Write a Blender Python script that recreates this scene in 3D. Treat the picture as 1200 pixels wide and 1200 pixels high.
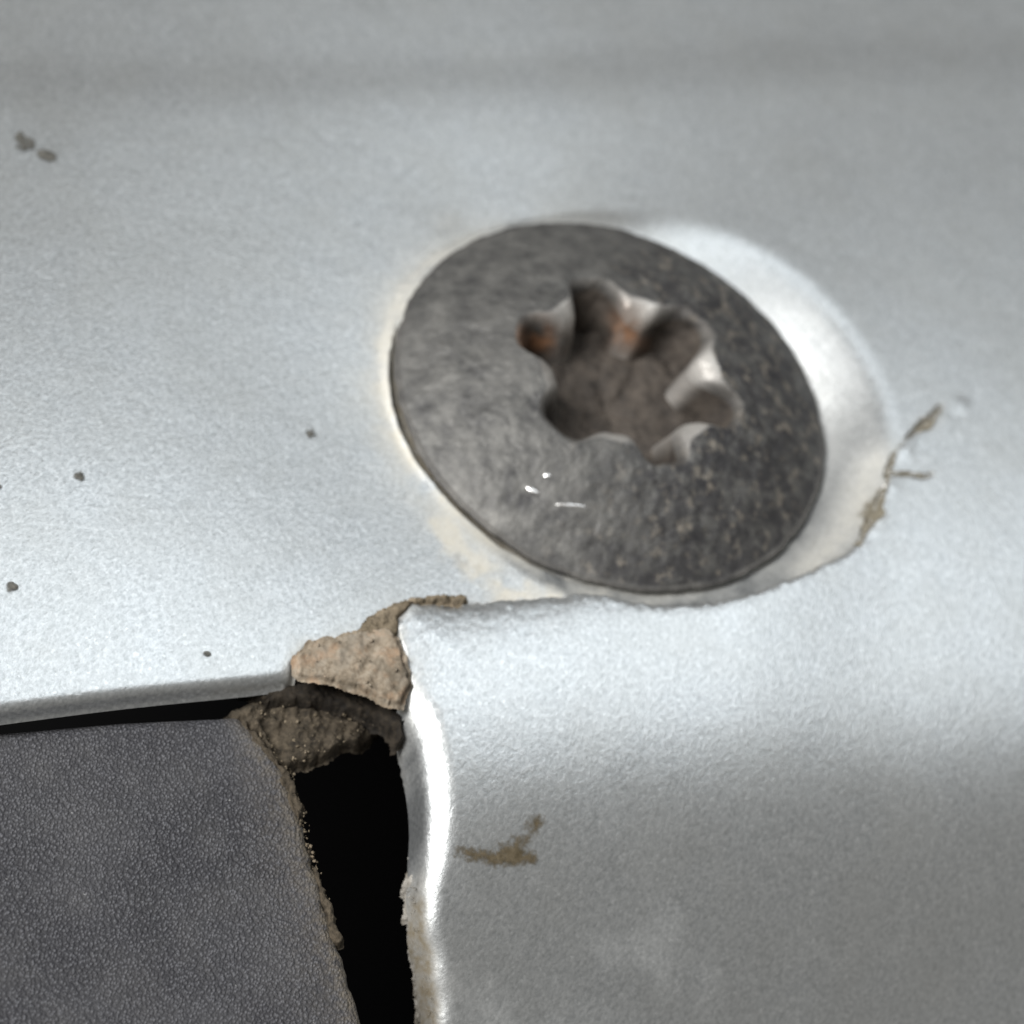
import bpy, math, random
import numpy as np
from mathutils import Matrix, Vector

for o in list(bpy.data.objects):
    bpy.data.objects.remove(o)
scene = bpy.context.scene
COL = scene.collection
rng = np.random.default_rng(7)
random.seed(7)

# ------------------------------------------------------------------ scale and camera
# lengths below are in a working unit u of 25 micrometres; the screw head is 14 mm across
S = 2.5e-5
TILT, ROLL, DIST = math.radians(38.74), math.radians(28.09), 3600.0
V = np.array([0, -math.sin(TILT), math.cos(TILT)])          # towards the camera
CPOS = V * DIST
_up = np.array([0, math.cos(TILT), math.sin(TILT)])
_rt = np.array([1.0, 0, 0])
CR = _rt * math.cos(ROLL) + _up * math.sin(ROLL)
CU = _up * math.cos(ROLL) - _rt * math.sin(ROLL)

cam = bpy.data.cameras.new('camera')
cam_o = bpy.data.objects.new('camera', cam)
COL.objects.link(cam_o)
cam_o.matrix_world = Matrix((
    (CR[0], CU[0], V[0], CPOS[0] * S), (CR[1], CU[1], V[1], CPOS[1] * S),
    (CR[2], CU[2], V[2], CPOS[2] * S), (0, 0, 0, 1)))
cam.sensor_width = 36.0
cam.lens = 36.0 * DIST / 1200.0
cam.clip_start, cam.clip_end = 0.001, 20.0
cam.dof.use_dof = True
cam.dof.focus_distance = 3280 * S
cam.dof.aperture_fstop = 88.0
scene.camera = cam_o

# ------------------------------------------------------------------ light
world = bpy.data.worlds.new('World')
scene.world = world
world.use_nodes = True
bg = world.node_tree.nodes['Background']
bg.inputs['Color'].default_value = (1.0, 0.955, 0.88, 1)
bg.inputs['Strength'].default_value = 0.16


def area(name, d, dist, size, power, col=(1, 1, 1), spread=180):
    l = bpy.data.lights.new(name, 'AREA')
    l.shape = 'DISK'
    l.size = size
    l.energy = power
    l.color = col
    l.spread = math.radians(spread)
    o = bpy.data.objects.new(name, l)
    COL.objects.link(o)
    d = Vector(d).normalized()
    o.location = d * dist
    o.rotation_euler = d.to_track_quat('Z', 'Y').to_euler()
    return o


area('far_soft_light', (0.05, 0.44, 0.84), 0.55, 0.36, 0.80, (0.89, 0.955, 1.0))  # broad unseen lamp on the far side for overall panel brightness
area('side_light', (-0.54, -0.37, 0.72), 0.50, 0.30, 4.9, (1.0, 0.99, 0.97))

scene.view_settings.view_transform = 'Standard'
scene.view_settings.look = 'None'
scene.view_settings.exposure = 0.0
scene.view_settings.gamma = 1.0
scene.view_settings.use_curve_mapping = False
scene.cycles.use_denoising = True
scene.cycles.max_bounces = 6
scene.cycles.sample_clamp_indirect = 4.0


# ------------------------------------------------------------------ numeric helpers
def W(px, py, z):
    """point at height z (u) seen at photo position px, py"""
    px, py, z = np.broadcast_arrays(np.asarray(px, float), np.asarray(py, float), np.asarray(z, float))
    d = (-V)[None] + CR[None] * ((px.ravel() - 600) / DIST)[:, None] - CU[None] * ((py.ravel() - 600) / DIST)[:, None]
    k = (z.ravel() - CPOS[2]) / d[:, 2]
    return (CPOS[None] + d * k[:, None]).reshape(px.shape + (3,))


_LAT = rng.random((512, 512))


def vnoise(x, y, seed=0):
    x = x + seed * 37.31
    y = y + seed * 71.77
    xi, yi = np.floor(x).astype(int), np.floor(y).astype(int)
    fx, fy = x - xi, y - yi
    fx, fy = fx * fx * (3 - 2 * fx), fy * fy * (3 - 2 * fy)
    g = lambda a, b: _LAT[a % 512, b % 512]
    return (g(xi, yi) * (1 - fx) + g(xi + 1, yi) * fx) * (1 - fy) + (g(xi, yi + 1) * (1 - fx) + g(xi + 1, yi + 1) * fx) * fy


def fbm(x, y, sc, oct=4, seed=0, rough=0.5):
    """fractal noise, mean 0, about -1..1; sc is the size of the largest lumps in u"""
    a, s, t = 1.0, 0.0, 0.0
    f = 1.0 / sc
    for k in range(oct):
        s = s + a * (vnoise(x * f, y * f, seed + k * 3) * 2 - 1)
        t += a
        a *= rough
        f *= 2.03
    return s / t * 1.5


def sstep(a, b, x):
    t = np.clip((x - a) / (b - a), 0, 1)
    return t * t * (3 - 2 * t)


def softplus(x, w):
    return w * np.logaddexp(0, x / w)


def dist_poly(px, py, pts, closed=False):
    d = np.full(np.shape(px), 1e9)
    n = len(pts)
    for i in range(n if closed else n - 1):
        a, b = np.array(pts[i], float), np.array(pts[(i + 1) % n], float)
        ab = b - a
        t = np.clip(((px - a[0]) * ab[0] + (py - a[1]) * ab[1]) / max(ab @ ab, 1e-9), 0, 1)
        d = np.minimum(d, np.hypot(px - a[0] - t * ab[0], py - a[1] - t * ab[1]))
    return d


def inside(px, py, pts):
    r = np.zeros(np.shape(px), bool)
    n = len(pts)
    for i in range(n):
        (x1, y1), (x2, y2) = pts[i], pts[(i + 1) % n]
        if y1 == y2:
            continue
        c = ((y1 > py) != (y2 > py)) & (px < (x2 - x1) * (py - y1) / (y2 - y1) + x1)
        r ^= c
    return r


def sdist(px, py, pts):
    """positive inside"""
    d = dist_poly(px, py, pts, True)
    return np.where(inside(px, py, pts), d, -d)


def smooth_line(pts, n=6):
    """Catmull-Rom through the points"""
    p = [np.array(q, float) for q in pts]
    p = [2 * p[0] - p[1]] + p + [2 * p[-1] - p[-2]]
    out = []
    for i in range(1, len(p) - 2):
        for k in range(n):
            t = k / n
            out.append(tuple(0.5 * ((2 * p[i]) + (p[i + 1] - p[i - 1]) * t + (2 * p[i - 1] - 5 * p[i] + 4 * p[i + 1] - p[i + 2]) * t * t
                                    + (3 * p[i] - p[i - 1] - 3 * p[i + 1] + p[i + 2]) * t ** 3)))
    out.append(tuple(p[-2]))
    return out


# ------------------------------------------------------------------ mesh helpers
def make_obj(name, verts, faces, mat, parent=None, attrs=None, normals=None, smooth=True):
    me = bpy.data.meshes.new(name)
    verts = np.asarray(verts, np.float32)
    if isinstance(faces, np.ndarray):
        nv, nf = len(verts), len(faces)
        k = faces.shape[1]
        me.vertices.add(nv)
        me.vertices.foreach_set('co', (verts * S).ravel())
        me.loops.add(nf * k)
        me.loops.foreach_set('vertex_index', faces.astype(np.int32).ravel())
        me.polygons.add(nf)
        me.polygons.foreach_set('loop_start', np.arange(0, nf * k, k, dtype=np.int32))
        me.update(calc_edges=True)
        me.validate()
    else:
        me.from_pydata((verts * S).tolist(), [], faces)
    me.polygons.foreach_set('use_smooth', np.full(len(me.polygons), smooth))
    for n, a in (attrs or {}).items():
        at = me.attributes.new(n, 'FLOAT', 'POINT')
        at.data.foreach_set('value', np.asarray(a, np.float32).ravel())
    if normals is not None:
        me.normals_split_custom_set_from_vertices(normals.tolist())
    me.materials.append(mat)
    o = bpy.data.objects.new(name, me)
    COL.objects.link(o)
    if parent is not None:
        o.parent = parent
    return o


def tag(o, label=None, cat=None, group=None, kind=None):
    if label:
        o['label'] = label
    if cat:
        o['category'] = cat
    if group:
        o['group'] = group
    if kind:
        o['kind'] = kind
    return o


def empty(name, p=(0, 0, 0)):
    o = bpy.data.objects.new(name, None)
    o.empty_display_size = 0.002
    COL.objects.link(o)
    return o


def grid(x0, x1, y0, y1, st):
    xs, ys = np.arange(x0, x1 + st, st), np.arange(y0, y1 + st, st)
    return np.meshgrid(xs, ys)


def quads(shape, keep=None):
    r, c = shape
    i = np.arange(r * c).reshape(r, c)
    # photo y runs down, so this order faces the camera
    q = np.stack([i[:-1, :-1], i[1:, :-1], i[1:, 1:], i[:-1, 1:]], -1)
    if keep is not None:
        q = q[keep]
    return q.reshape(-1, 4)


def compact(verts, faces, *arrs):
    u, inv = np.unique(faces, return_inverse=True)
    return (verts[u], inv.reshape(faces.shape)) + tuple(a[u] for a in arrs)


# ------------------------------------------------------------------ materials
class NT:
    def __init__(s, name):
        s.m = bpy.data.materials.new(name)
        s.m.use_nodes = True
        s.t = s.m.node_tree
        s.b = s.t.nodes['Principled BSDF']
        tc = s.n('ShaderNodeTexCoord')
        sc = s.n('ShaderNodeVectorMath', operation='SCALE')
        sc.inputs['Scale'].default_value = 1.0 / S
        s.l(tc.outputs['Object'], sc.inputs[0])
        s.co = sc.outputs[0]

    def n(s, typ, **kw):
        n = s.t.nodes.new(typ)
        for k, v in kw.items():
            setattr(n, k, v)
        return n

    def l(s, a, b):
        s.t.links.new(a, b)

    def noise(s, size, detail=3, rough=0.55, co=None):
        n = s.n('ShaderNodeTexNoise')
        n.inputs['Scale'].default_value = 1.0 / size
        n.inputs['Detail'].default_value = detail
        n.inputs['Roughness'].default_value = rough
        s.l(co or s.co, n.inputs['Vector'])
        return n.outputs['Fac']

    def voro(s, size, feature='F1', out='Distance', co=None):
        n = s.n('ShaderNodeTexVoronoi', feature=feature)
        n.inputs['Scale'].default_value = 1.0 / size
        s.l(co or s.co, n.inputs['Vector'])
        return n.outputs[out]

    def stretch(s, vec, rot):
        n = s.n('ShaderNodeMapping')
        n.inputs['Scale'].default_value = vec
        n.inputs['Rotation'].default_value = (0, 0, rot)
        s.l(s.co, n.inputs['Vector'])
        return n.outputs[0]

    def ramp(s, fac, stops):
        r = s.n('ShaderNodeValToRGB')
        e = r.color_ramp.elements
        while len(e) < len(stops):
            e.new(0.5)
        for k, (p, c) in enumerate(stops):
            e[k].position = p
            e[k].color = (c, c, c, 1) if isinstance(c, (int, float)) else tuple(c) + (1,)
        s.l(fac, r.inputs[0])
        return r.outputs[0]

    def attr(s, name):
        a = s.n('ShaderNodeAttribute', attribute_name=name)
        return a.outputs['Fac']

    def mix(s, f, a, b, mode='MIX'):
        m = s.n('ShaderNodeMix', data_type='RGBA', blend_type=mode)
        for sock, v in ((m.inputs[0], f), (m.inputs[6], a), (m.inputs[7], b)):
            if isinstance(v, (int, float)):
                sock.default_value = v if sock == m.inputs[0] else (v, v, v, 1)
            elif isinstance(v, tuple):
                sock.default_value = v + (1,)
            else:
                s.l(v, sock)
        return m.outputs[2]

    def math(s, op, a, b=0.0, clamp=False):
        m = s.n('ShaderNodeMath', operation=op, use_clamp=clamp)
        for sock, v in ((m.inputs[0], a), (m.inputs[1], b)):
            if isinstance(v, (int, float)):
                sock.default_value = v
            else:
                s.l(v, sock)
        return m.outputs[0]

    def bump(s, h, dist, strength=1.0, prev=None):
        b = s.n('ShaderNodeBump')
        b.inputs['Distance'].default_value = dist * S
        b.inputs['Strength'].default_value = strength
        s.l(h, b.inputs['Height'])
        if prev is not None:
            s.l(prev, b.inputs['Normal'])
        return b.outputs[0]

    def set(s, **kw):
        names = dict(color='Base Color', rough='Roughness', metal='Metallic', spec='Specular IOR Level',
                     normal='Normal', coat='Coat Weight', coat_rough='Coat Roughness')
        for k, v in kw.items():
            sock = s.b.inputs[names[k]]
            if isinstance(v, (int, float)):
                sock.default_value = v
            elif isinstance(v, tuple):
                sock.default_value = v + (1,)
            else:
                s.l(v, sock)
        return s.m


def mat_paint():
    t = NT('silver_metallic_paint')
    diag = t.stretch((1.0, 0.62, 1.0), math.radians(25))
    fine = t.noise(4.2, 3, 0.7, diag)
    mid = t.noise(9.0, 3, 0.6, diag)
    big = t.noise(90.0, 4, 0.55)
    flake = t.voro(3.2, out='Color')
    sep = t.n('ShaderNodeSeparateColor')
    t.l(flake, sep.inputs[0])
    fl = sep.outputs[0]
    spark = t.ramp(fl, [(0.0, 0.0), (0.93, 0.0), (1.0, 1.0)])
    c = t.ramp(fine, [(0.30, (0.30, 0.322, 0.335)), (0.5, (0.535, 0.56, 0.575)), (0.70, (0.76, 0.78, 0.795))])
    c = t.mix(0.40, c, t.ramp(mid, [(0.3, (0.49, 0.506, 0.511)), (0.7, (0.62, 0.634, 0.64))]))
    c = t.mix(t.ramp(big, [(0.35, 0.0), (0.75, 0.35)]), c, (0.52, 0.53, 0.52))
    c = t.mix(t.math('MULTIPLY', spark, 0.45), c, (0.85, 0.87, 0.88))
    # a thin dust film
    film = t.noise(150.0, 5, 0.6)
    c = t.mix(t.ramp(film, [(0.45, 0.0), (0.75, 0.25)]), c, (0.42, 0.42, 0.40))
    dots = t.ramp(t.noise(7.0, 2, 0.5), [(0.745, 0.0), (0.80, 0.5)])
    c = t.mix(dots, c, (0.17, 0.165, 0.15))
    # dirt stains laid on the paint, and shade painted into the screw gap
    mott = t.noise(14.0, 4, 0.65)
    g = t.math('MULTIPLY', t.attr('grime'), t.math('ADD', t.math('MULTIPLY', mott, 0.9), 0.45), clamp=True)
    c = t.mix(g, c, (0.46, 0.43, 0.36))
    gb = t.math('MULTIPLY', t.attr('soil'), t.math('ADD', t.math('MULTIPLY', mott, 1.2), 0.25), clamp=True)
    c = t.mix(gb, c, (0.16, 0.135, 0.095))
    met = t.math('MULTIPLY', t.math('SUBTRACT', 1.0, t.math('MAXIMUM', g, gb), clamp=True), 0.90)
    rough = t.math('ADD', t.math('MULTIPLY', t.math('MAXIMUM', g, gb), 0.25), t.math('ADD', 0.35, t.math('MULTIPLY', big, 0.06)))
    n = t.bump(fine, 1.0, 0.5)
    n = t.bump(mid, 1.2, 0.2, n)
    n = t.bump(t.noise(60.0, 2), 4.0, 0.12, n)
    return t.set(color=c, rough=rough, metal=met, normal=n, spec=0.5)


def mat_screw():
    t = NT('oxidised_screw_steel')
    a = t.noise(75.0, 5, 0.6)
    b = t.noise(30.0, 6, 0.68)
    f = t.noise(5.0, 3, 0.65)
    pit = t.voro(13.0)
    c = t.ramp(b, [(0.30, (0.035, 0.035, 0.037)), (0.48, (0.088, 0.087, 0.084)), (0.66, (0.165, 0.162, 0.153))])
    c = t.mix(t.ramp(a, [(0.35, 0.0), (0.68, 0.6)]), c, (0.135, 0.132, 0.126))
    c = t.mix(t.ramp(t.noise(15.0, 5, 0.72), [(0.55, 0.0), (0.70, 0.55)]), c, (0.045, 0.044, 0.044))
    c = t.mix(t.ramp(t.noise(22.0, 5, 0.72), [(0.58, 0.0), (0.72, 0.45)]), c, (0.22, 0.215, 0.20))
    w = t.attr('worn')
    dark = t.math('MULTIPLY', w, t.ramp(t.noise(24.0, 6, 0.75), [(0.46, 1.0), (0.60, 0.0)]))
    c = t.mix(t.math('MULTIPLY', dark, 0.7), c, (0.026, 0.025, 0.029))
    fleck = t.math('MULTIPLY', w, t.ramp(t.noise(17.0, 4, 0.65), [(0.54, 0.0), (0.68, 0.75)]))
    c = t.mix(fleck, c, (0.27, 0.24, 0.20))
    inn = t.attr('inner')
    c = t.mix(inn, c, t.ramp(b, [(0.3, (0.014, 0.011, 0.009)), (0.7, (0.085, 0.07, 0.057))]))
    bare_glint = t.attr('bare_glint')
    c = t.mix(bare_glint, c, (0.55, 0.53, 0.50))
    c = t.mix(t.math('MULTIPLY', t.attr('rust'), 0.85), c, (0.26, 0.13, 0.065))
    rough = t.math('SUBTRACT', t.math('ADD', 0.50, t.math('MULTIPLY', f, 0.2)), t.math('MULTIPLY', bare_glint, 0.36))
    n = t.bump(b, 6.0, 0.26)
    n = t.bump(f, 2.5, 0.3, n)
    n = t.bump(pit, 3.0, 0.15, n)
    return t.set(color=c, rough=t.math('ADD', rough, t.math('MULTIPLY', inn, 0.2)), metal=t.math('SUBTRACT', 0.60, t.math('MULTIPLY', inn, 0.4)), normal=n)


def mat_trim():
    t = NT('dark_grained_plastic')
    d1 = t.stretch((1.0, 0.7, 1.0), math.radians(20))
    v = t.voro(3.2, co=d1)
    f = t.noise(2.8, 3, 0.65, d1)
    big = t.noise(120.0, 3)
    h = t.math('ADD', t.math('MULTIPLY', v, -0.8), t.math('MULTIPLY', f, 0.9))
    c = t.ramp(h, [(-0.2 + 0.25, (0.024, 0.024, 0.028)), (0.45, (0.108, 0.109, 0.120))])
    c = t.mix(t.ramp(big, [(0.4, 0.0), (0.8, 0.25)]), c, (0.12, 0.12, 0.126))
    sp = t.ramp(t.noise(6.0, 2, 0.5), [(0.74, 0.0), (0.80, 0.7)])
    c = t.mix(sp, c, (0.26, 0.26, 0.26))
    mott = t.noise(10.0, 4, 0.7)
    g = t.math('MULTIPLY', t.attr('soil'), t.ramp(mott, [(0.35, 0.1), (0.65, 1.0)]), clamp=True)
    c = t.mix(g, c, (0.15, 0.125, 0.09))
    dust = t.noise(70.0, 5, 0.65)
    c = t.mix(t.ramp(dust, [(0.46, 0.0), (0.78, 0.12)]), c, (0.17, 0.165, 0.155))
    n = t.bump(h, 3.2, 0.75)
    return t.set(color=c, rough=t.math('ADD', 0.50, t.math('MULTIPLY', dust, 0.3)), metal=0.0, normal=n, spec=0.4)


def mat_dirt(name, lo, mid, hi, size=9.0, bump=4.0):
    t = NT(name)
    a = t.noise(size, 5, 0.7)
    b = t.noise(size * 3.2, 3, 0.55)
    c = t.ramp(a, [(0.30, lo), (0.5, mid), (0.70, hi)])
    c = t.mix(t.ramp(b, [(0.4, 0.0), (0.7, 0.55)]), c, hi)
    n = t.bump(a, bump, 0.9)
    return t.set(color=c, rough=0.85, normal=n, spec=0.3)


def mat_sealant():
    t = NT('old_tan_sealant')
    a = t.noise(9.0, 5, 0.75)
    b = t.noise(24.0, 4, 0.6)
    d = t.noise(34.0, 4, 0.6, t.stretch((1.0, 0.45, 1.0), math.radians(50)))
    c = t.ramp(a, [(0.28, (0.095, 0.073, 0.05)), (0.48, (0.20, 0.163, 0.12)), (0.72, (0.30, 0.26, 0.205))])
    c = t.mix(t.ramp(b, [(0.50, 0.0), (0.64, 0.5)]), c, (0.30, 0.19, 0.115))
    c = t.mix(t.ramp(d, [(0.50, 0.0), (0.70, 0.6)]), c, (0.28, 0.255, 0.215))
    c = t.mix(t.ramp(t.noise(40.0, 4, 0.6), [(0.50, 0.0), (0.64, 0.7)]), c, (0.10, 0.083, 0.06))
    n = t.bump(a, 3.0, 0.5)
    return t.set(color=c, rough=0.8, normal=n, spec=0.3)


def mat_film(name, lo, hi, size=8.0):
    """thin dirt that thins out towards its border"""
    t = NT(name)
    a = t.noise(size, 5, 0.7)
    c = t.ramp(a, [(0.32, lo), (0.68, hi)])
    k = t.math('ADD', t.math('MULTIPLY', t.attr('cover'), 1.5), t.math('MULTIPLY', t.math('SUBTRACT', t.noise(4.5, 4, 0.7), 0.5), 1.4))
    t.l(t.ramp(k, [(0.15, 0.0), (1.0, 0.9)]), t.b.inputs['Alpha'])
    return t.set(color=c, rough=0.85, spec=0.25, normal=t.bump(a, 2.0, 0.6))


def mat_plain(name, col, rough=0.6, metal=0.0, bump=0.0, size=6.0):
    t = NT(name)
    a = t.noise(size, 4, 0.6)
    c = t.ramp(a, [(0.3, tuple(x * 0.75 for x in col)), (0.7, tuple(min(1, x * 1.2) for x in col))])
    kw = dict(color=c, rough=rough, metal=metal)
    if bump:
        kw['normal'] = t.bump(a, bump, 0.7)
    return t.set(**kw)


M_PAINT = mat_paint()
M_SCREW = mat_screw()
M_TRIM = mat_trim()
M_SEAL = mat_sealant()
M_SHADE = mat_dirt('shade_dark_brown', (0.006, 0.005, 0.004), (0.014, 0.011, 0.008), (0.040, 0.031, 0.021), 8.0, 4.0)  # near-black brown that paints in shadow under the notch and screw head
M_CLOD = mat_dirt('caked_brown_dirt', (0.010, 0.008, 0.006), (0.038, 0.030, 0.020), (0.10, 0.080, 0.056), 8.0, 5.0)
M_SMEAR = mat_film('dried_brown_mud', (0.055, 0.042, 0.022), (0.125, 0.10, 0.064))
M_CRACK = mat_film('grey_brown_crack_dirt', (0.085, 0.075, 0.052), (0.25, 0.225, 0.175), 10.0)
M_SPECK = mat_film('dark_fly_speck', (0.04, 0.04, 0.036), (0.13, 0.125, 0.11), 6.0)
M_GRAIN = mat_dirt('tan_dirt_grains', (0.04, 0.032, 0.021), (0.11, 0.088, 0.058), (0.22, 0.18, 0.13), 12.0, 2.0)
M_FRAY = mat_dirt('flaked_grey_paint', (0.06, 0.05, 0.038), (0.17, 0.155, 0.13), (0.38, 0.365, 0.34), 9.0, 3.0)
M_BRIGHT = mat_plain('bright_scraped_metal', (0.88, 0.86, 0.83), 0.25, 0.8)
M_DARK = mat_plain('black_cavity_shade', (0.0025, 0.0025, 0.0027), 0.95)  # near-black colour stands in for the darkness of the deep void
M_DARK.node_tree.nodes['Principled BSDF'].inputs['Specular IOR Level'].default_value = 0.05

# ------------------------------------------------------------------ outlines (photo positions of real edges)
SCREW_C, SCREW_R, SCREW_Z = np.array([44.9, 269.2]), 280.4, -45.0

SEAM = smooth_line([(476, 702), (500, 701), (530, 704), (560, 699), (620, 696), (700, 691), (745, 704), (800, 709), (850, 702),
                    (900, 688), (950, 668), (1000, 640), (1020, 612), (1036, 575), (1050, 530), (1075, 505), (1105, 484), (1140, 462)], 5)
LOWER = SEAM + [(1400, 440), (1800, 440), (1800, 1800), (520, 1800), (505, 1400), (500, 1210), (492, 1120), (486, 1060), (488, 1000),
                (490, 940), (487, 890), (478, 850), (468, 824), (480, 800), (474, 770), (468, 745), (464, 728), (468, 712)]
OPEN = smooth_line([(-600, 930), (-200, 862), (0, 834), (150, 813), (300, 795), (348, 786)], 4) + [(380, 798), (420, 812), (452, 822)] + \
    smooth_line([(468, 824), (485, 850), (495, 900), (499, 950), (496, 1005), (493, 1060), (497, 1100), (504, 1140), (509, 1210), (518, 1400), (530, 1800)], 4) + [(-600, 1800)]
WEDGE = [(344, 792), (347, 768), (362, 750), (398, 744), (428, 734), (452, 716), (470, 702), (482, 700), (466, 727), (470, 750), (476, 772), (482, 800),
         (479, 828), (479, 900), (346, 880)]


def crack_d(px, py):
    """distance to the forked crack, made ragged, and its half width"""
    wx = px + 4.0 * fbm(px, py, 17, 3, 23, 0.6)
    wy = py + 4.0 * fbm(px, py, 17, 3, 24, 0.6)
    d1 = dist_poly(wx, wy, CRACK)
    w1 = (2.5 + 5.0 * np.exp(-((py - 592) / 26.0) ** 2) + 3.0 * np.exp(-((py - 492) / 14.0) ** 2)) * (1.0 + 0.5 * fbm(px, py, 22, 2, 25))
    d2 = dist_poly(wx, wy, CRACK_B)
    w2 = 2.4 - 0.022 * np.clip(px - 1045, 0, 70)
    k = d2 * w1 < d1 * w2
    return np.where(k, d2, d1), np.maximum(np.where(k, w2, w1), 0.8)


def base_z(px, py):
    q = py + 0.05 * (px - 600)
    z = -0.43 * softplus(q - 925, 58) - 0.10 * softplus(py - 640, 80)
    z = z - 0.20 * softplus(420 - py, 120)
    y0 = 66 - 0.02 * (px - 600) + 4 * np.sin(px / 230.0)
    z = z - 6.0 / (1 + np.exp((py - y0) / 17.0)) - 1.0 * np.exp(-((py - y0) / 30.0) ** 2)
    return z


def edge_d(px, py):
    """distance from the opening, positive on the sheet"""
    rough_edge = sstep(965, 1070, py) * sstep(420, 470, px)
    return -sdist(px, py, OPEN) + rough_edge * 1.2 * np.sin(py / 9.0), rough_edge


def panel(px, py):
    """height of the painted sheet above the working plane and the masks on it"""
    zb = base_z(px, py)
    P = W(px, py, zb)
    dx, dy = P[..., 0] - SCREW_C[0], P[..., 1] - SCREW_C[1]
    r = np.hypot(dx, dy)
    ph = np.arctan2(dy, dx)
    sw = 0.5 + 0.5 * np.cos(ph - math.radians(-125))          # 1 on the near lower-left side of the dimple
    # sheet sags a little towards the near side of the dimple
    swd = sstep(-0.75, 0.75, np.cos(ph - math.radians(-165)))
    sag = (34.0 + 10.5 * np.exp(-(np.mod(ph - math.radians(-128) + math.pi, 2 * math.pi) - math.pi) ** 2 / 0.75 ** 2)) * swd * np.exp(-(np.maximum(r - SCREW_R - 20, 0) / 330.0) ** 1.5)
    w = 98 - 80 * swd
    wob = 3.0 * fbm(px, py, 90, 3, 4)
    t = np.clip((r - SCREW_R - 1 - wob * 0.6 * (1 - swd)) / w, 0, 1)
    prof = 1 - (1 - t) ** 1.0
    tau = np.clip((t - 0.5) / 0.5, 0, 1)
    prof = (np.minimum(t, 0.5) + 0.25 * (tau + np.sin(math.pi * tau) / math.pi)) / 0.75
    zu = zb - sag
    floor = -56.0 + 7.0 * swd
    dz = (floor - zb) * (1 - prof) - sag * prof
    # outer shoulder of the dimple
    zu = zb + dz
    gw = 2.0 + 1.8 * fbm(px, py, 34, 3, 27)
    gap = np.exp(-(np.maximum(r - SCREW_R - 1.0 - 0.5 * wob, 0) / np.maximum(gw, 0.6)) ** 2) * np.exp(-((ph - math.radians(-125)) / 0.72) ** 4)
    zu = zu - 20.0 * gap
    # small raised ring at the far left
    zu = zu + 2.5 * np.exp(-((r - SCREW_R - 14 - wob) / 6.0) ** 2) * np.exp(-((ph - math.radians(160)) / 0.55) ** 2)
    # lower sheet laps over with a thin edge that dies out to the right
    e = 2.2 * fbm(px, py, 22, 3, 9) + 1.5 * fbm(px, py, 7, 2, 12)
    dsc = sdist(px, py, LOWER)
    ds = dsc + e * sstep(1150, 1000, px)
    lift = 7.0 * (1 - sstep(860, 1060, px)) * np.exp(-np.maximum(ds, 0) / 420.0)
    pillow = -3.5 * (0.15 + 0.85 * np.maximum(sstep(484, 500, px), sstep(840, 860, py))) * np.exp(-np.maximum(ds, 0) / 5.0) * (1 - sstep(960, 1080, px))
    zl = zb + lift + pillow - sag * np.exp(-np.maximum(ds, 0) / 60.0) * 0.6
    k = sstep(-1.6, 1.6, ds)
    z = zu * (1 - k) + zl * k
    # crack
    cr, crw = crack_d(px, py)
    z = z - 6.0 * np.exp(-(cr / (crw * 0.6)) ** 2)
    z = z + 1.8 * np.exp(-((dsc - 9) / 8.0) ** 2) * sstep(985, 1010, px) * sstep(1120, 1060, px) * (0.6 + 0.8 * fbm(px, py, 30, 3, 26))
    # pocket that the sealant fills
    dw = sdist(px, py, WEDGE)
    z = z - 8.0 * sstep(-3, 5, dw + 1.5 * e * 0.5)
    # rolled edge at the opening
    do, rough_edge = edge_d(px, py)
    rho = 14 + 24 * sstep(420, 480, px) * (1 - 0.55 * sstep(980, 1080, py))
    c = np.clip(rho - do, 0, rho)
    z = z - (rho - np.sqrt(np.maximum(rho * rho - c * c, 0))) * 0.9
    out = np.maximum(-do, 0)
    z = z - np.minimum(out, 5.0) * (1.0 + 2.6 * sstep(420, 470, px))
    soil = 0.75 * np.exp(-((do - 2) / 7.0) ** 2) * rough_edge + 0.9 * np.exp(-np.maximum(-ds, 0) / 9.0) * (ds < 2) * np.exp(-((px - 540) / 45.0) ** 2)
    soil = soil + 0.35 * np.exp(-(cr / (crw * 1.8)) ** 2)
    soil = soil + 0.8 * np.exp(-np.maximum(-ds, 0) / 3.0) * (ds < 1.5) * sstep(690, 760, px) * sstep(1040, 900, px)
    soil = soil + 0.25 * np.exp(-(((px - 535) / 22.0) ** 2 + ((py - 243) / 14.0) ** 2))
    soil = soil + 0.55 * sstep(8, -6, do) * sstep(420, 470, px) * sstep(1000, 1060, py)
    soil = soil + 0.9 * gap * (ds < 2)  # soil in the gap, also painting in the shade beside the screw rim
    # dried paste round the screw seat
    near = np.exp(-np.maximum(r - SCREW_R - 14, 0) / 22.0)
    grime = near * (0.10 + 0.75 * sw ** 1.6) * (ds < 2) * np.clip(0.75 + 0.9 * fbm(px, py, 38, 4, 28, 0.6), 0, 1)
    grime = grime + 0.08 * near * np.exp(-((ph - math.radians(150)) / 0.5) ** 2)
    pt = dist_poly(px, py, [(528, 592), (556, 628), (580, 660), (612, 684), (660, 690)])
    grime = np.maximum(grime, np.clip((1.1 - pt / 22.0 + 0.8 * fbm(px, py, 26, 4, 29, 0.65)), 0, 1) * 0.8 * (ds < 2))
    soil = soil + 0.6 * np.clip(0.5 - dist_poly(px, py, [(545, 635), (560, 645)]) / 16.0 + 0.5 * fbm(px, py, 12, 3, 30), 0, 1)
    dwd = np.maximum(-dw, 0)
    grime = np.maximum(grime, 0.55 * np.exp(-dwd / 9.0) * np.clip(0.6 + fbm(px, py, 18, 4, 32, 0.7), 0, 1))
    soil = soil + 0.28 * np.clip(fbm(px, py, 170, 5, 33, 0.6) - 0.15, 0, 1) * sstep(960, 1100, py)
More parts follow.
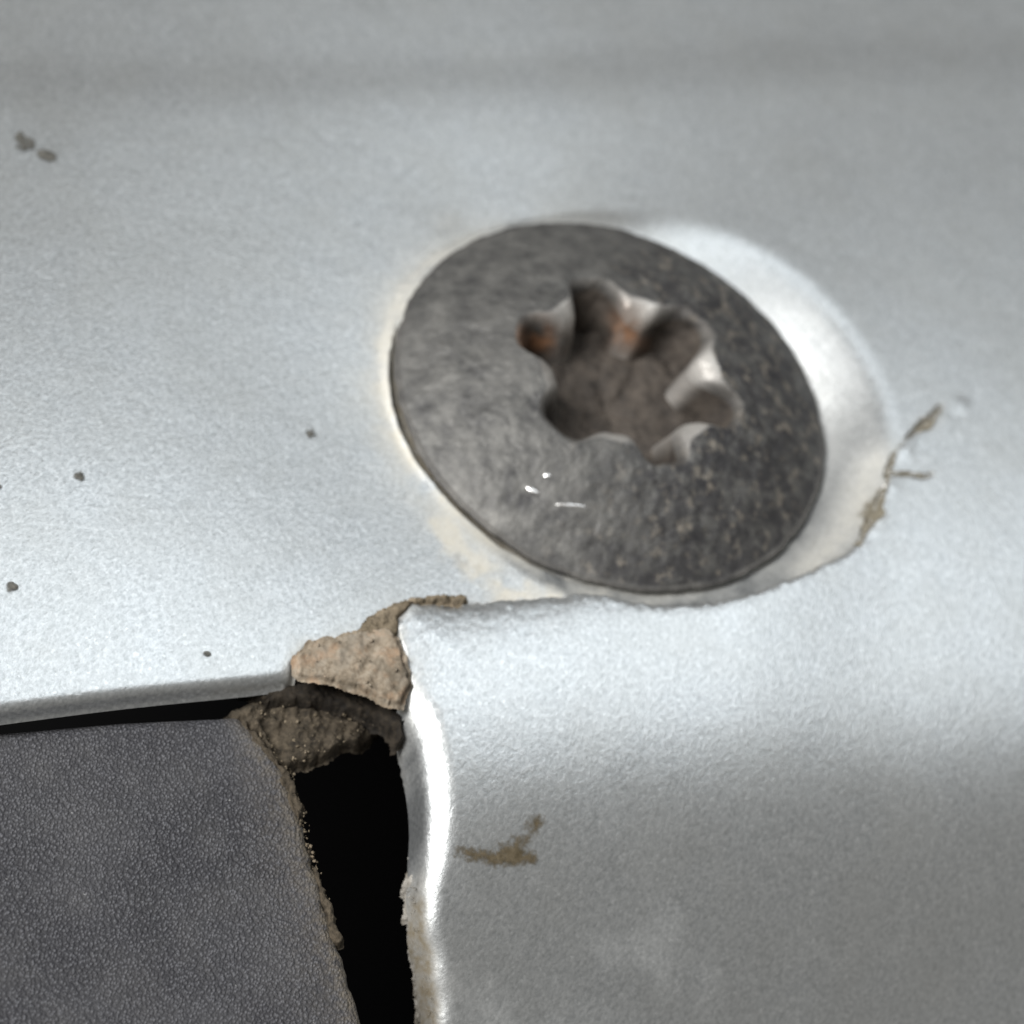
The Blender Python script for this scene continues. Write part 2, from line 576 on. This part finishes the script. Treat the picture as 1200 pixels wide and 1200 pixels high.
    grime = np.maximum(grime, 0.5 * np.exp(-((dist_poly(px, py, [(955, 655), (1000, 610), (1030, 540)])) / 26.0) ** 2) * (ds < 2))
    return P, z, ds, do, np.clip(grime, 0, 1), np.clip(soil, 0, 1)


CRACK = smooth_line([(1006, 636), (1022, 608), (1034, 578), (1041, 552), (1050, 528), (1068, 508), (1092, 492), (1106, 474)], 4)
CRACK_B = [(1040, 556), (1064, 555), (1092, 556)]

# ------------------------------------------------------------------ silver panel (two sheets of one body panel)
ST = 2.5
gx, gy = grid(-260, 1460, -260, 1460, ST)
do = edge_d(gx, gy)[0]
for _ in range(2):                       # bring the outermost nodes onto the edge so that it runs clean
    gyy, gxx = np.gradient(do, ST)
    gl = np.maximum(gxx ** 2 + gyy ** 2, 0.7)
    mv = np.where((do < -5) & (do > -11), -5 - do, 0)
    gx, gy = gx + mv * gxx / gl, gy + mv * gyy / gl
    do[mv > 0] = edge_d(gx[mv > 0], gy[mv > 0])[0]
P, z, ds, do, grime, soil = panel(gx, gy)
verts = np.stack([P[..., 0], P[..., 1], z], -1)
du = np.gradient(verts, axis=1)
dv = np.gradient(verts, axis=0)
nrm = np.cross(dv, du)
nrm /= np.linalg.norm(nrm, axis=-1, keepdims=True)
fc = lambda a: (a[:-1, :-1] + a[1:, :-1] + a[1:, 1:] + a[:-1, 1:]) / 4
fmax = lambda a: np.maximum.reduce([a[:-1, :-1], a[1:, :-1], a[1:, 1:], a[:-1, 1:]])
keep = (fmax(do) > -4.9) & ~((fc(gx) < 481) & (fc(gx) > 340) & (fc(gy) > 822) & (fc(gy) < 905) & (fc(do) < 4)) & (fc(sdist(gx, gy, WEDGE)) < 7.0) & (fc(np.hypot(P[..., 0] - SCREW_C[0], P[..., 1] - SCREW_C[1])) > 180)
low = fc(ds) > -2.0
panel_root = tag(empty('silver_panel'), 'silver metallic painted car body panel with a round dimple around the screw', 'body panel')
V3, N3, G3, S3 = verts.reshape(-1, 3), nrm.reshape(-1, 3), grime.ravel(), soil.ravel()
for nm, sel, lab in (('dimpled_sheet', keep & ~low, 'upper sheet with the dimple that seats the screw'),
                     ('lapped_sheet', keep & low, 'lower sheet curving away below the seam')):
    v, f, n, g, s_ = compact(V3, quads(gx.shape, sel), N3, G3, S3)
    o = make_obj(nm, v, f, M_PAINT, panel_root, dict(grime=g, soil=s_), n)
    o['label'] = lab


def on_panel(name, bbox, fmask, h, mat, step=1.5, label=None, cat=None, group=None, kind=None, parent=None, sink=1.2, lump=0.0, lsize=6.0):
    """thin deposit lying on the painted sheet; fmask > 0 where it lies, 1 where it is full"""
    x, y = grid(*bbox, step)
    P, z, *_ = panel(x, y)
    m = fmask(x, y)
    hh = np.clip(m, -0.3, 1)
    z = z + 0.5 + h * np.maximum(hh, 0) + np.where(m > 0, lump * fbm(x, y, lsize, 3, 31), 0)
    v = np.stack([P[..., 0], P[..., 1], z], -1)
    mx = np.maximum.reduce([m[:-1, :-1], m[1:, :-1], m[1:, 1:], m[:-1, 1:]])
    v, f, cv = compact(v.reshape(-1, 3), quads(x.shape, mx > 0), m.ravel())
    return tag(make_obj(name, v, f, mat, parent, dict(cover=np.clip(cv, 0, 1))), label, cat, group, kind)


# ------------------------------------------------------------------ hollow behind the panel
def box_mesh(name, x0, x1, y0, y1, z0, z1, mat, parent=None):
    """open-topped tray"""
    v = [(x, y, zz) for zz in (z0, z1) for (x, y) in ((x0, y0), (x1, y0), (x1, y1), (x0, y1))]
    f = [(0, 1, 2, 3), (0, 4, 5, 1), (1, 5, 6, 2), (2, 6, 7, 3), (3, 7, 4, 0)]
    return make_obj(name, v, f, mat, parent, smooth=False)


xs, ys = V3[:, 0], V3[:, 1]
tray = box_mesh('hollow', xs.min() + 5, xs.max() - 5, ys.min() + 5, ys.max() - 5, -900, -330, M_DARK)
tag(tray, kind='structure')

# ------------------------------------------------------------------ screw
screw = tag(empty('star_drive_screw'), 'dull grey button head star drive screw seated in the dimple', 'screw')
TIP, DENT, PH0 = 141.0, 94.0, math.radians(11)


def star(ph):
    c = np.cos(6 * (ph - PH0) + 0.25 * np.sin(ph * 2 + 0.6))
    s = (np.tanh(1.5 * c) / math.tanh(1.5) + 1) / 2
    r = DENT + (TIP - DENT) * s
    return r * (1 + 0.02 * np.sin(2 * ph + 1) + 0.015 * np.sin(3 * ph))


NPH = 540
ph = np.linspace(0, 2 * math.pi, NPH, endpoint=False)
st_ = star(ph)


def dome(r):
    t = np.clip(r / (SCREW_R - 5), 0, 1)
    return SCREW_Z + 2 + 76 * (1 - t ** 2.2)


rows = []
meta = []
# from the underside of the rim, over the dome, into the socket
for k in range(7):                               # rim edge
    a = k / 6 * math.pi / 2
    rows.append((SCREW_R - 5 + 5 * np.cos(a) + 0 * ph, SCREW_Z - 3 + 5 * np.sin(a) + 0 * ph)); meta.append(0)
rows.insert(0, (SCREW_R - 8 + 0 * ph, SCREW_Z - 14 + 0 * ph)); meta.insert(0, 0)
edge_in = st_ + 16.0 - 10 * np.cos(6 * (ph - PH0))
for k in range(1, 60):
    t = k / 59
    r = (SCREW_R - 5) * (1 - t) + edge_in * t
    rows.append((r, dome(r))); meta.append(1)
zi = dome(edge_in)
for k in range(1, 10):                           # rounded lip of the socket
    a = k / 9 * math.radians(80)
    rr = 20.0 - 10 * np.cos(6 * (ph - PH0))
    rows.append((edge_in - rr * np.sin(a), zi - rr * (1 - np.cos(a)) - 0.12 * rr * np.sin(a))); meta.append(2)
r_l, z_l = rows[-1]
for k in range(1, 22):                           # socket wall, leaning in slightly
    t = k / 21
    rows.append((r_l * (1 - 0.17 * t), z_l - 58 * t)); meta.append(3)
R_ = np.stack([a for a, b in rows])
Z_ = np.stack([b for a, b in rows])
X_, Y_ = R_ * np.cos(ph), R_ * np.sin(ph)
mt = np.array(meta)[:, None]
on_top = np.clip((mt == 1) + 0.6 * (mt == 2), 0, 1)
Z_ = Z_ + on_top * (1.6 * fbm(X_, Y_, 40, 4, 41) + 0.8 * fbm(X_, Y_, 9, 3, 44))
R2 = R_ * (1 + np.where(mt >= 2, 0.022, 0.0) * fbm(X_ + 300, Y_ + Z_ * 0.7, 30, 3, 47) + np.where(mt == 0, 0.007, 0) * fbm(X_, Y_, 22, 4, 48))
X_, Y_ = R2 * np.cos(ph), R2 * np.sin(ph)
vv = np.stack([X_ + SCREW_C[0], Y_ + SCREW_C[1], Z_], -1).reshape(-1, 3)
nr = len(rows)
ii = np.arange(nr * NPH).reshape(nr, NPH)
jj = np.roll(ii, -1, axis=1)
ff = np.stack([ii[:-1], jj[:-1], jj[1:], ii[1:]], -1)
phg = np.broadcast_to(ph, R_.shape)
worn = np.clip(sstep(-0.45, 0.6, np.cos(phg - math.radians(20)) + 0.25 * fbm(X_, Y_, 70, 3, 50)) * on_top, 0, 1)
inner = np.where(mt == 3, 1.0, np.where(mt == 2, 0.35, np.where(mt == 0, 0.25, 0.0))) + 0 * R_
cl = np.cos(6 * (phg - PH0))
bare_glint = np.where((mt == 2), np.clip(0.25 - 0.75 * cl, 0, 1), 0) * (0.48 + 0.35 * sstep(-0.3, 0.7, np.sin(phg + 0.35)))  # bare lip metal plus painted lobe highlights, stronger on the upper side
bare_glint = np.where(mt == 3, np.clip(-cl, 0, 1) * 0.35, bare_glint)
head_faces = ff[:mt[:, 0].tolist().index(3)]
wall_faces = ff[mt[:, 0].tolist().index(3):]
def to_photo(v):
    d = v - CPOS
    w = d @ (-V)
    return 600 + DIST * (d @ CR) / w, 600 - DIST * (d @ CU) / w


qx, qy = to_photo(vv)
rust = np.exp(-(((qx - 737) / 17) ** 2 + ((qy - 388) / 22) ** 2)) + 0.8 * np.exp(-(((qx - 628) / 26) ** 2 + ((qy - 400) / 20) ** 2))
rust = np.clip(rust * (0.8 + 1.0 * fbm(qx, qy, 16, 3, 57)), 0, 1) * (np.repeat(mt[:, 0], NPH) >= 2)
for nm, fcs in (('head', head_faces), ('socket_wall', wall_faces)):
    v, f, a1, a2, a3, a4 = compact(vv, fcs.reshape(-1, 4), worn.ravel(), inner.ravel(), bare_glint.ravel(), rust)
    make_obj(nm, v, f, M_SCREW, screw, dict(worn=a1, inner=a2, bare_glint=a3, rust=a4))
# socket floor: shallow cone with a pit
rf = R2[-1]
rowsf = []
for k in range(30):
    t = k / 29
    r = rf * 1.03 * (1 - t)
    rowsf.append((r, Z_[-1].mean() + 3 - 16 * t ** 1.5 + 0 * ph))
RF = np.stack([a for a, b in rowsf]); ZF = np.stack([b for a, b in rowsf])
XF, YF = RF * np.cos(ph), RF * np.sin(ph)
ZF = ZF + 9 * fbm(XF, YF, 55, 4, 55)
vf = np.stack([XF + SCREW_C[0], YF + SCREW_C[1], ZF], -1).reshape(-1, 3)
i2 = np.arange(30 * NPH).reshape(30, NPH)
j2 = np.roll(i2, -1, axis=1)
f2 = np.stack([i2[:-1], j2[:-1], j2[1:], i2[1:]], -1).reshape(-1, 4)
floor_o = make_obj('socket_floor', vf, f2, M_SCREW, screw, dict(worn=np.zeros(len(vf)), inner=np.full(len(vf), 1.0), bare_glint=np.zeros(len(vf))))
# shank below the head, so the screw is held
NS = 48
shv = [(SCREW_C[0] + rr * math.cos(2 * math.pi * k / NS), SCREW_C[1] + rr * math.sin(2 * math.pi * k / NS), zz)
       for zz, rr in ((SCREW_Z - 14, 268), (-62, 262), (-66, 150), (-300, 150)) for k in range(NS)]
shf = [(a * NS + k, (a + 1) * NS + k, (a + 1) * NS + (k + 1) % NS, a * NS + (k + 1) % NS) for a in range(3) for k in range(NS)]
make_obj('shank', shv, shf, M_SHADE, screw)  # takes the shadow-dark colour to keep the rim gap dark


def blob(name, c, ax, mat, parent=None, seed=0, seg=14, ring=9, rot=0.0, amp=0.22):
    """lumpy pebble; ax = half sizes"""
    vs, fs = [], []
    th = np.linspace(0, math.pi, ring)
    for a in th:
        for k in range(seg):
            b = 2 * math.pi * k / seg
            p = np.array([math.sin(a) * math.cos(b), math.sin(a) * math.sin(b), math.cos(a)])
            s = 1 + amp * float(fbm(np.array(p[0] * 2 + seed * 5.3 + p[2]), np.array(p[1] * 2 + seed * 3.1 - p[2]), 1.0, 2, seed % 40))
            q = p * ax * s
            x, y = q[0] * math.cos(rot) - q[1] * math.sin(rot), q[0] * math.sin(rot) + q[1] * math.cos(rot)
            vs.append((c[0] + x, c[1] + y, c[2] + q[2]))
    for a in range(ring - 1):
        for k in range(seg):
            fs.append((a * seg + k, (a + 1) * seg + k, (a + 1) * seg + (k + 1) % seg, a * seg + (k + 1) % seg))
    if name is None:
        return vs, fs
    return make_obj(name, vs, fs, mat, parent)


def dome_at(px, py):
    zz = 0.0
    for _ in range(8):
        p = W(px, py, zz)
        zz = float(dome(np.hypot(p[0] - SCREW_C[0], p[1] - SCREW_C[1])))
    return W(px, py, zz)


for a, b, w_ in (((615, 570), (633, 580), 3.0), ((636, 556), (646, 559), 3.2), ((648, 591), (687, 594), 2.2)):
    A, B = dome_at(*a), dome_at(*b)
    d = B - A
    L = np.linalg.norm(d)
    d /= L
    nn = np.cross([0, 0, 1], d)
    vs = [A + [0, 0, 1.0]]
    for t, k in ((0.2, 0.8), (0.5, 1.0), (0.8, 0.7)):
        vs += [A + d * L * t + nn * w_ * k + [0, 0, 1.0], A + d * L * t + [0, 0, 3.4], A + d * L * t - nn * w_ * k + [0, 0, 1.0]]
    vs.append(B + [0, 0, 1.0])
    fs = [(0, 2, 1), (0, 3, 2), (1, 2, 5, 4), (2, 3, 6, 5), (4, 5, 8, 7), (5, 6, 9, 8), (7, 8, 10), (8, 9, 10)]
    make_obj('scratch', vs, fs, M_BRIGHT, screw)

# ------------------------------------------------------------------ dark grained trim
TRIM = [(-420, 890), (-200, 878), (0, 854), (150, 841), (282, 836), (310, 866), (338, 903), (352, 950), (368, 1005), (384, 1060), (400, 1110), (418, 1165),
        (436, 1230), (470, 1400), (500, 1560), (-420, 1560)]
TZ = -62.0
tx, ty = grid(-300, 500, 800, 1440, 2.0)
e = sdist(tx, ty, TRIM) + 3.0 * fbm(tx, ty, 24, 4, 61, 0.65) * sstep(240, 330, tx)
tz = TZ + 0 * tx
rho = 16.0
c = np.clip(rho - e, 0, rho)
tz = tz - (rho - np.sqrt(np.maximum(rho * rho - c * c, 0)))
tz = tz - np.minimum(np.maximum(-e, 0) * 8, 60) + 1.5 * fbm(tx, ty, 120, 3, 63)
TP = W(tx, ty, TZ)
tsoil = 0.9 * np.exp(-np.maximum(e - 3, 0) / 12.0) * sstep(255, 300, tx) + 0.25 * np.exp(-np.maximum(e, 0) / 45.0) * sstep(255, 300, tx)
vt = np.stack([TP[..., 0], TP[..., 1], tz], -1).reshape(-1, 3)
v, f, s_ = compact(vt, quads(tx.shape, fc(e) > -7), tsoil.ravel())
trim = make_obj('plastic_trim', v, f, M_TRIM, None, dict(soil=np.clip(s_, 0, 1)))
tag(trim, 'dark grey plastic trim with fine leather grain below the left panel edge', 'trim')


# ------------------------------------------------------------------ old sealant in the joint, dirt
def free_patch(name, poly, zfun, mat, step=1.5, margin=8, roughen=3.0, rsize=16.0, depth=26.0, edge=9.0, seed=70, **kw):
    """lump with a ragged outline and depth, resting at zfun"""
    a = np.array(poly)
    x, y = grid(a[:, 0].min() - margin, a[:, 0].max() + margin, a[:, 1].min() - margin, a[:, 1].max() + margin, step)
    d = sdist(x, y, poly) + roughen * fbm(x, y, rsize, 4, seed, 0.65)
    zz = zfun(x, y)
    PP = W(x, y, base_z(x, y) - 30 if name == 'flaked_rim' else zz.mean() + 0 * x)
    c = np.clip(edge - d, 0, edge)
    z2 = zz - (edge - np.sqrt(np.maximum(edge ** 2 - c ** 2, 0))) - np.minimum(np.maximum(-d, 0) * 7, depth)
    v = np.stack([PP[..., 0], PP[..., 1], z2], -1).reshape(-1, 3)
    v, f = compact(v, quads(x.shape, fc(d) > -5))
    return tag(make_obj(name, v, f, mat), **kw)


SEAL = [(350, 788), (349, 769), (366, 751), (398, 746), (424, 739), (440, 736), (454, 734), (466, 748), (472, 772), (480, 800), (472, 820), (452, 818),
        (432, 808), (408, 800), (376, 793)]
free_patch('sealant_lump', SEAL,
           lambda x, y: -12 + 4 * fbm(x, y, 40, 3, 71) + 1.8 * fbm(x, y, 12, 3, 74) - 3 * np.exp(-(dist_poly(x, y, [(442, 760), (425, 785)]) / 6.0) ** 2)
           - 0.12 * np.maximum(y - 780, 0), M_SEAL, step=1.2, roughen=3.5, rsize=14, edge=4.0, depth=3.0,
           label='crumbling tan sealant lump filling the notch where panel edges meet', cat='sealant')
free_patch('gritty_dirt', [(416, 744), (432, 728), (452, 714), (470, 705), (486, 699), (520, 697), (546, 699), (546, 702), (520, 702), (486, 704), (468, 722),
                           (468, 742), (452, 752), (438, 748)],
           lambda x, y: -17 + 4 * fbm(x, y, 12, 4, 80, 0.7), M_GRAIN, step=1.2, roughen=3.0, rsize=10, edge=4.0, depth=5.0, seed=83,
           label='dark gritty dirt packed in the narrow seam above the tan sealant', cat='dirt')
CLOD = [(262, 838), (290, 826), (340, 812), (400, 806), (440, 818), (456, 838), (440, 856), (404, 872), (384, 884), (352, 893), (338, 898), (322, 886), (300, 862)]
free_patch('dirt_clod', CLOD,
           lambda x, y: -66 + 6 * fbm(x, y, 30, 3, 90) + 4 * fbm(x, y, 9, 3, 93) - 0.10 * np.maximum(850 - y, 0)
           - 0.35 * np.maximum(x - 395, 0) - 10 * np.exp(-(dist_poly(x, y, [(308, 848), (330, 885)]) / 6.0) ** 2),
           M_CLOD, step=1.3, roughen=5.0, rsize=22, depth=14, seed=95,
           label='dark brown dirt clod caked on the trim corner under the sealant', cat='dirt')
# crust under the notch, on the folded inner edge, darkened to paint its shadow
free_patch('shade_crust', [(286, 806), (340, 796), (380, 800), (420, 810), (452, 822), (470, 836), (476, 862), (470, 866), (456, 848), (430, 832), (380, 822), (320, 818)],
           lambda x, y: -50 + 6 * fbm(x, y, 20, 4, 100), M_SHADE, step=1.5, roughen=4.0, rsize=16, depth=14, seed=103,
           label='dark crust coloured as shadow along the underside of the notch edge', cat='dirt')


def grains(name, pts, zs, sizes, mat, **kw):
    vs, fs = [], []
    for k, ((x, y), z0, s) in enumerate(zip(pts, zs, sizes)):
        p = W(x, y, z0)
        a, b = blob(None, p, (s, s * random.uniform(0.6, 1.0), s * random.uniform(0.5, 0.9)), None, seed=k, seg=7, ring=5, rot=random.uniform(0, 6), amp=0.55)
        fs += [tuple(i + len(vs) for i in q) for q in b]
        vs += a
    return tag(make_obj(name, vs, fs, mat), **kw)


def along(poly, n, spread):
    pl = [np.array(p, float) for p in poly]
    out = []
    for _ in range(n):
        i = random.randrange(len(pl) - 1)
        t = random.random()
        p = pl[i] * (1 - t) + pl[i + 1] * t
        out.append((p[0] + random.gauss(0, spread), p[1] + random.gauss(0, spread)))
    return out


free_patch('dirt_crust', [(288, 846), (302, 862), (336, 899), (350, 940), (358, 968), (374, 1016), (386, 1060), (398, 1098), (394, 1100), (380, 1062), (364, 1012),
                           (350, 972), (340, 940), (328, 905), (300, 874), (284, 852)],
           lambda x, y: TZ - 1 + 3.0 * fbm(x, y, 12, 4, 105, 0.7), M_CLOD, step=1.2, roughen=8.0, rsize=30, depth=10, edge=3.5, seed=106,
           label='thin tan dirt crust along the ragged right rim of the trim', cat='dirt')
edge_line = [(300, 868), (338, 905), (350, 950), (366, 1005), (380, 1055), (392, 1090)]
g1 = along(edge_line, 260, 3.2)
grains('dirt_grains', g1, [TZ - 6 + random.uniform(-5, 3) for _ in g1], [0.5 + 2.0 * random.random() ** 3 for _ in g1], M_GRAIN,
       label='tan dirt grains crusted along the ragged right edge of the trim', cat='dirt', kind='stuff')
g2 = [(random.uniform(352, 470), random.uniform(748, 822)) for _ in range(500)]
g2 = [p for p in g2 if bool(inside(np.array(p[0]), np.array(p[1]), SEAL))][:45]
grains('sealant_crumbs', g2, [-11 + random.uniform(-4, 3) for _ in g2], [0.6 + 2.2 * random.random() ** 3 for _ in g2], M_SEAL,
       label='loose tan crumbs scattered over the sealant lump', cat='crumbs', kind='stuff')
g3 = [(random.uniform(290, 440), random.uniform(815, 895)) for _ in range(700)]
g3 = [p for p in g3 if bool(inside(np.array(p[0]), np.array(p[1]), CLOD))][:130]
grains('clod_crumbs', g3, [-64 + random.uniform(-5, 4) for _ in g3], [0.5 + 2.0 * random.random() ** 3 for _ in g3], M_GRAIN,
       label='pale soil crumbs stuck on the brown clod at the trim corner', cat='crumbs', kind='stuff')

# frayed paint and fibres along the right side of the opening
def strand(p0, p1, r, bend):
    n = 6
    pts = [p0 + (p1 - p0) * k / n + bend * math.sin(math.pi * k / n) for k in range(n + 1)]
    vs, fs = [], []
    d = (p1 - p0) / np.linalg.norm(p1 - p0)
    a = np.cross(d, [0.3, 0.2, 1.0]); a /= np.linalg.norm(a)
    b = np.cross(d, a)
    for k, p in enumerate(pts):
        rr = r * (1 - 0.85 * k / n)
        for q in range(5):
            t = 2 * math.pi * q / 5
            vs.append(p + (a * math.cos(t) + b * 0.6 * math.sin(t)) * rr)
    for k in range(n):
        for q in range(5):
            fs.append((k * 5 + q, k * 5 + (q + 1) % 5, (k + 1) * 5 + (q + 1) % 5, (k + 1) * 5 + q))
    return vs, fs


free_patch('flaked_rim', [(486, 1000), (490, 1030), (493, 1060), (495, 1095), (503, 1130), (511, 1165), (516, 1210), (521, 1300), (509, 1300), (500, 1210), (495, 1165),
                          (491, 1128), (486, 1100), (482, 1074), (481, 1040)],
           lambda x, y: base_z(x, y) - 30 + 4.0 * fbm(x, y, 14, 4, 107, 0.7), M_FRAY, step=1.2, roughen=6.0, rsize=20, depth=10, edge=4.0, seed=108,
           label='rough grey flaked paint rim on the right side of the dark opening', cat='flaked paint')
vs, fs = [], []
fr = along([(484, 1030), (483, 1060), (486, 1095)], 14, 3.0) + along([(498, 1130), (504, 1165), (508, 1200), (510, 1230)], 14, 4.0)
for (x, y) in fr:
    zz = float(base_z(np.array(x), np.array(y))) - random.uniform(6, 22)
    p0 = W(x, y, zz)
    L = 4 + 18 * random.random() ** 2
    ang = random.gauss(1.9, 0.9)
    p1 = W(x + L * math.cos(ang), y + L * math.sin(ang), zz + random.uniform(-8, 5))
    a, b = strand(p0, p1, random.uniform(0.4, 1.0), np.array([random.gauss(0, 3.0), random.gauss(0, 3.0), random.uniform(0, 2)]))
    fs += [tuple(i + len(vs) for i in q) for q in b]
    vs += a
tag(make_obj('frayed_edge', vs, fs, M_FRAY), 'pale frayed paint slivers along the right side of the dark opening', 'frayed paint', kind='stuff')


# ------------------------------------------------------------------ marks on the paint
def smear_mask(x, y):
    core = 0.62 - dist_poly(x, y, [(540, 997), (556, 1004), (575, 1008), (600, 1011), (622, 1006)]) / 15.0
    blot = 1.0 - np.hypot((x - 598) / 26.0, (y - 1003) / 17.0)
    wing = 0.46 - dist_poly(x, y, [(600, 996), (616, 982), (628, 968)]) / 24.0
    m = np.maximum(np.maximum(core, wing), blot)
    return np.clip(m * 0.9 + 0.10 + 0.42 * fbm(x, y, 15, 5, 110, 0.8), -1, 1)


on_panel('mud_smear', (515, 655, 945, 1040), smear_mask, 0.8, M_SMEAR, 1.0, 'dried brown mud smear on the paint right of the dark opening', 'mud')


def crack_mask(x, y):
    d, w = crack_d(x, y)
    return np.clip(1.3 - d / w * 0.75 + 0.28 * fbm(x, y, 10, 4, 120, 0.7), -1, 1) * sstep(1122, 1085, x)


on_panel('crack_dirt', (985, 1150, 455, 655), crack_mask, 0.25, M_CRACK, 1.2,
         'brownish dirt line in the forked paint crack right of the screw', 'dirt', sink=1.0)

# paint blister at the end of the crack
on_panel('paint_blister', (1105, 1150, 448, 496), lambda x, y: np.exp(-((x - 1126) ** 2 + (y - 475) ** 2) / 9.0 ** 2) - 0.03, 1.3, M_PAINT, 1.2,
         'tiny raised paint blister at the far end of the crack', 'blister', sink=0.3)

specks = [((30, 163), 15, 10, 0.5, 'upper left of the pair of brown specks near the top left corner'),
          ((59, 179), 15, 8, 0.1, 'lower right of the pair of brown specks near the top left corner'),
          ((95, 552), 9, 6.5, 0.5, 'dark irregular speck midway down the left side of the panel'),
          ((372, 487), 9.0, 8.0, 0.0, 'small round grey speck left of the screw'),
          ((14, 684), 9, 8, 0.3, 'round grey speck by the left border above the panel edge'),
          ((246, 760), 5, 3, 0.2, 'faint tiny speck just above the panel edge left of the sealant'),
          ((2, 566), 3, 4.5, 0.0, 'small dark speck cut by the left border of the picture')]
for k, ((cx, cy), a, b, rot, lab) in enumerate(specks):
    def fm(x, y, cx=cx, cy=cy, a=a, b=b, rot=rot, k=k):
        u = (x - cx) * math.cos(rot) + (y - cy) * math.sin(rot)
        w = -(x - cx) * math.sin(rot) + (y - cy) * math.cos(rot)
        return np.clip((1 - (u / a) ** 2 - (w / b) ** 2) * 1.1 + 0.75 * fbm(x, y, 9, 4, 140 + k), -1, 1)
    on_panel('dirt_speck', (cx - 22, cx + 22, cy - 20, cy + 20), fm, 2.0, M_SPECK, 1.0, lab, 'speck', 'dark specks on the silver paint', sink=0.8)
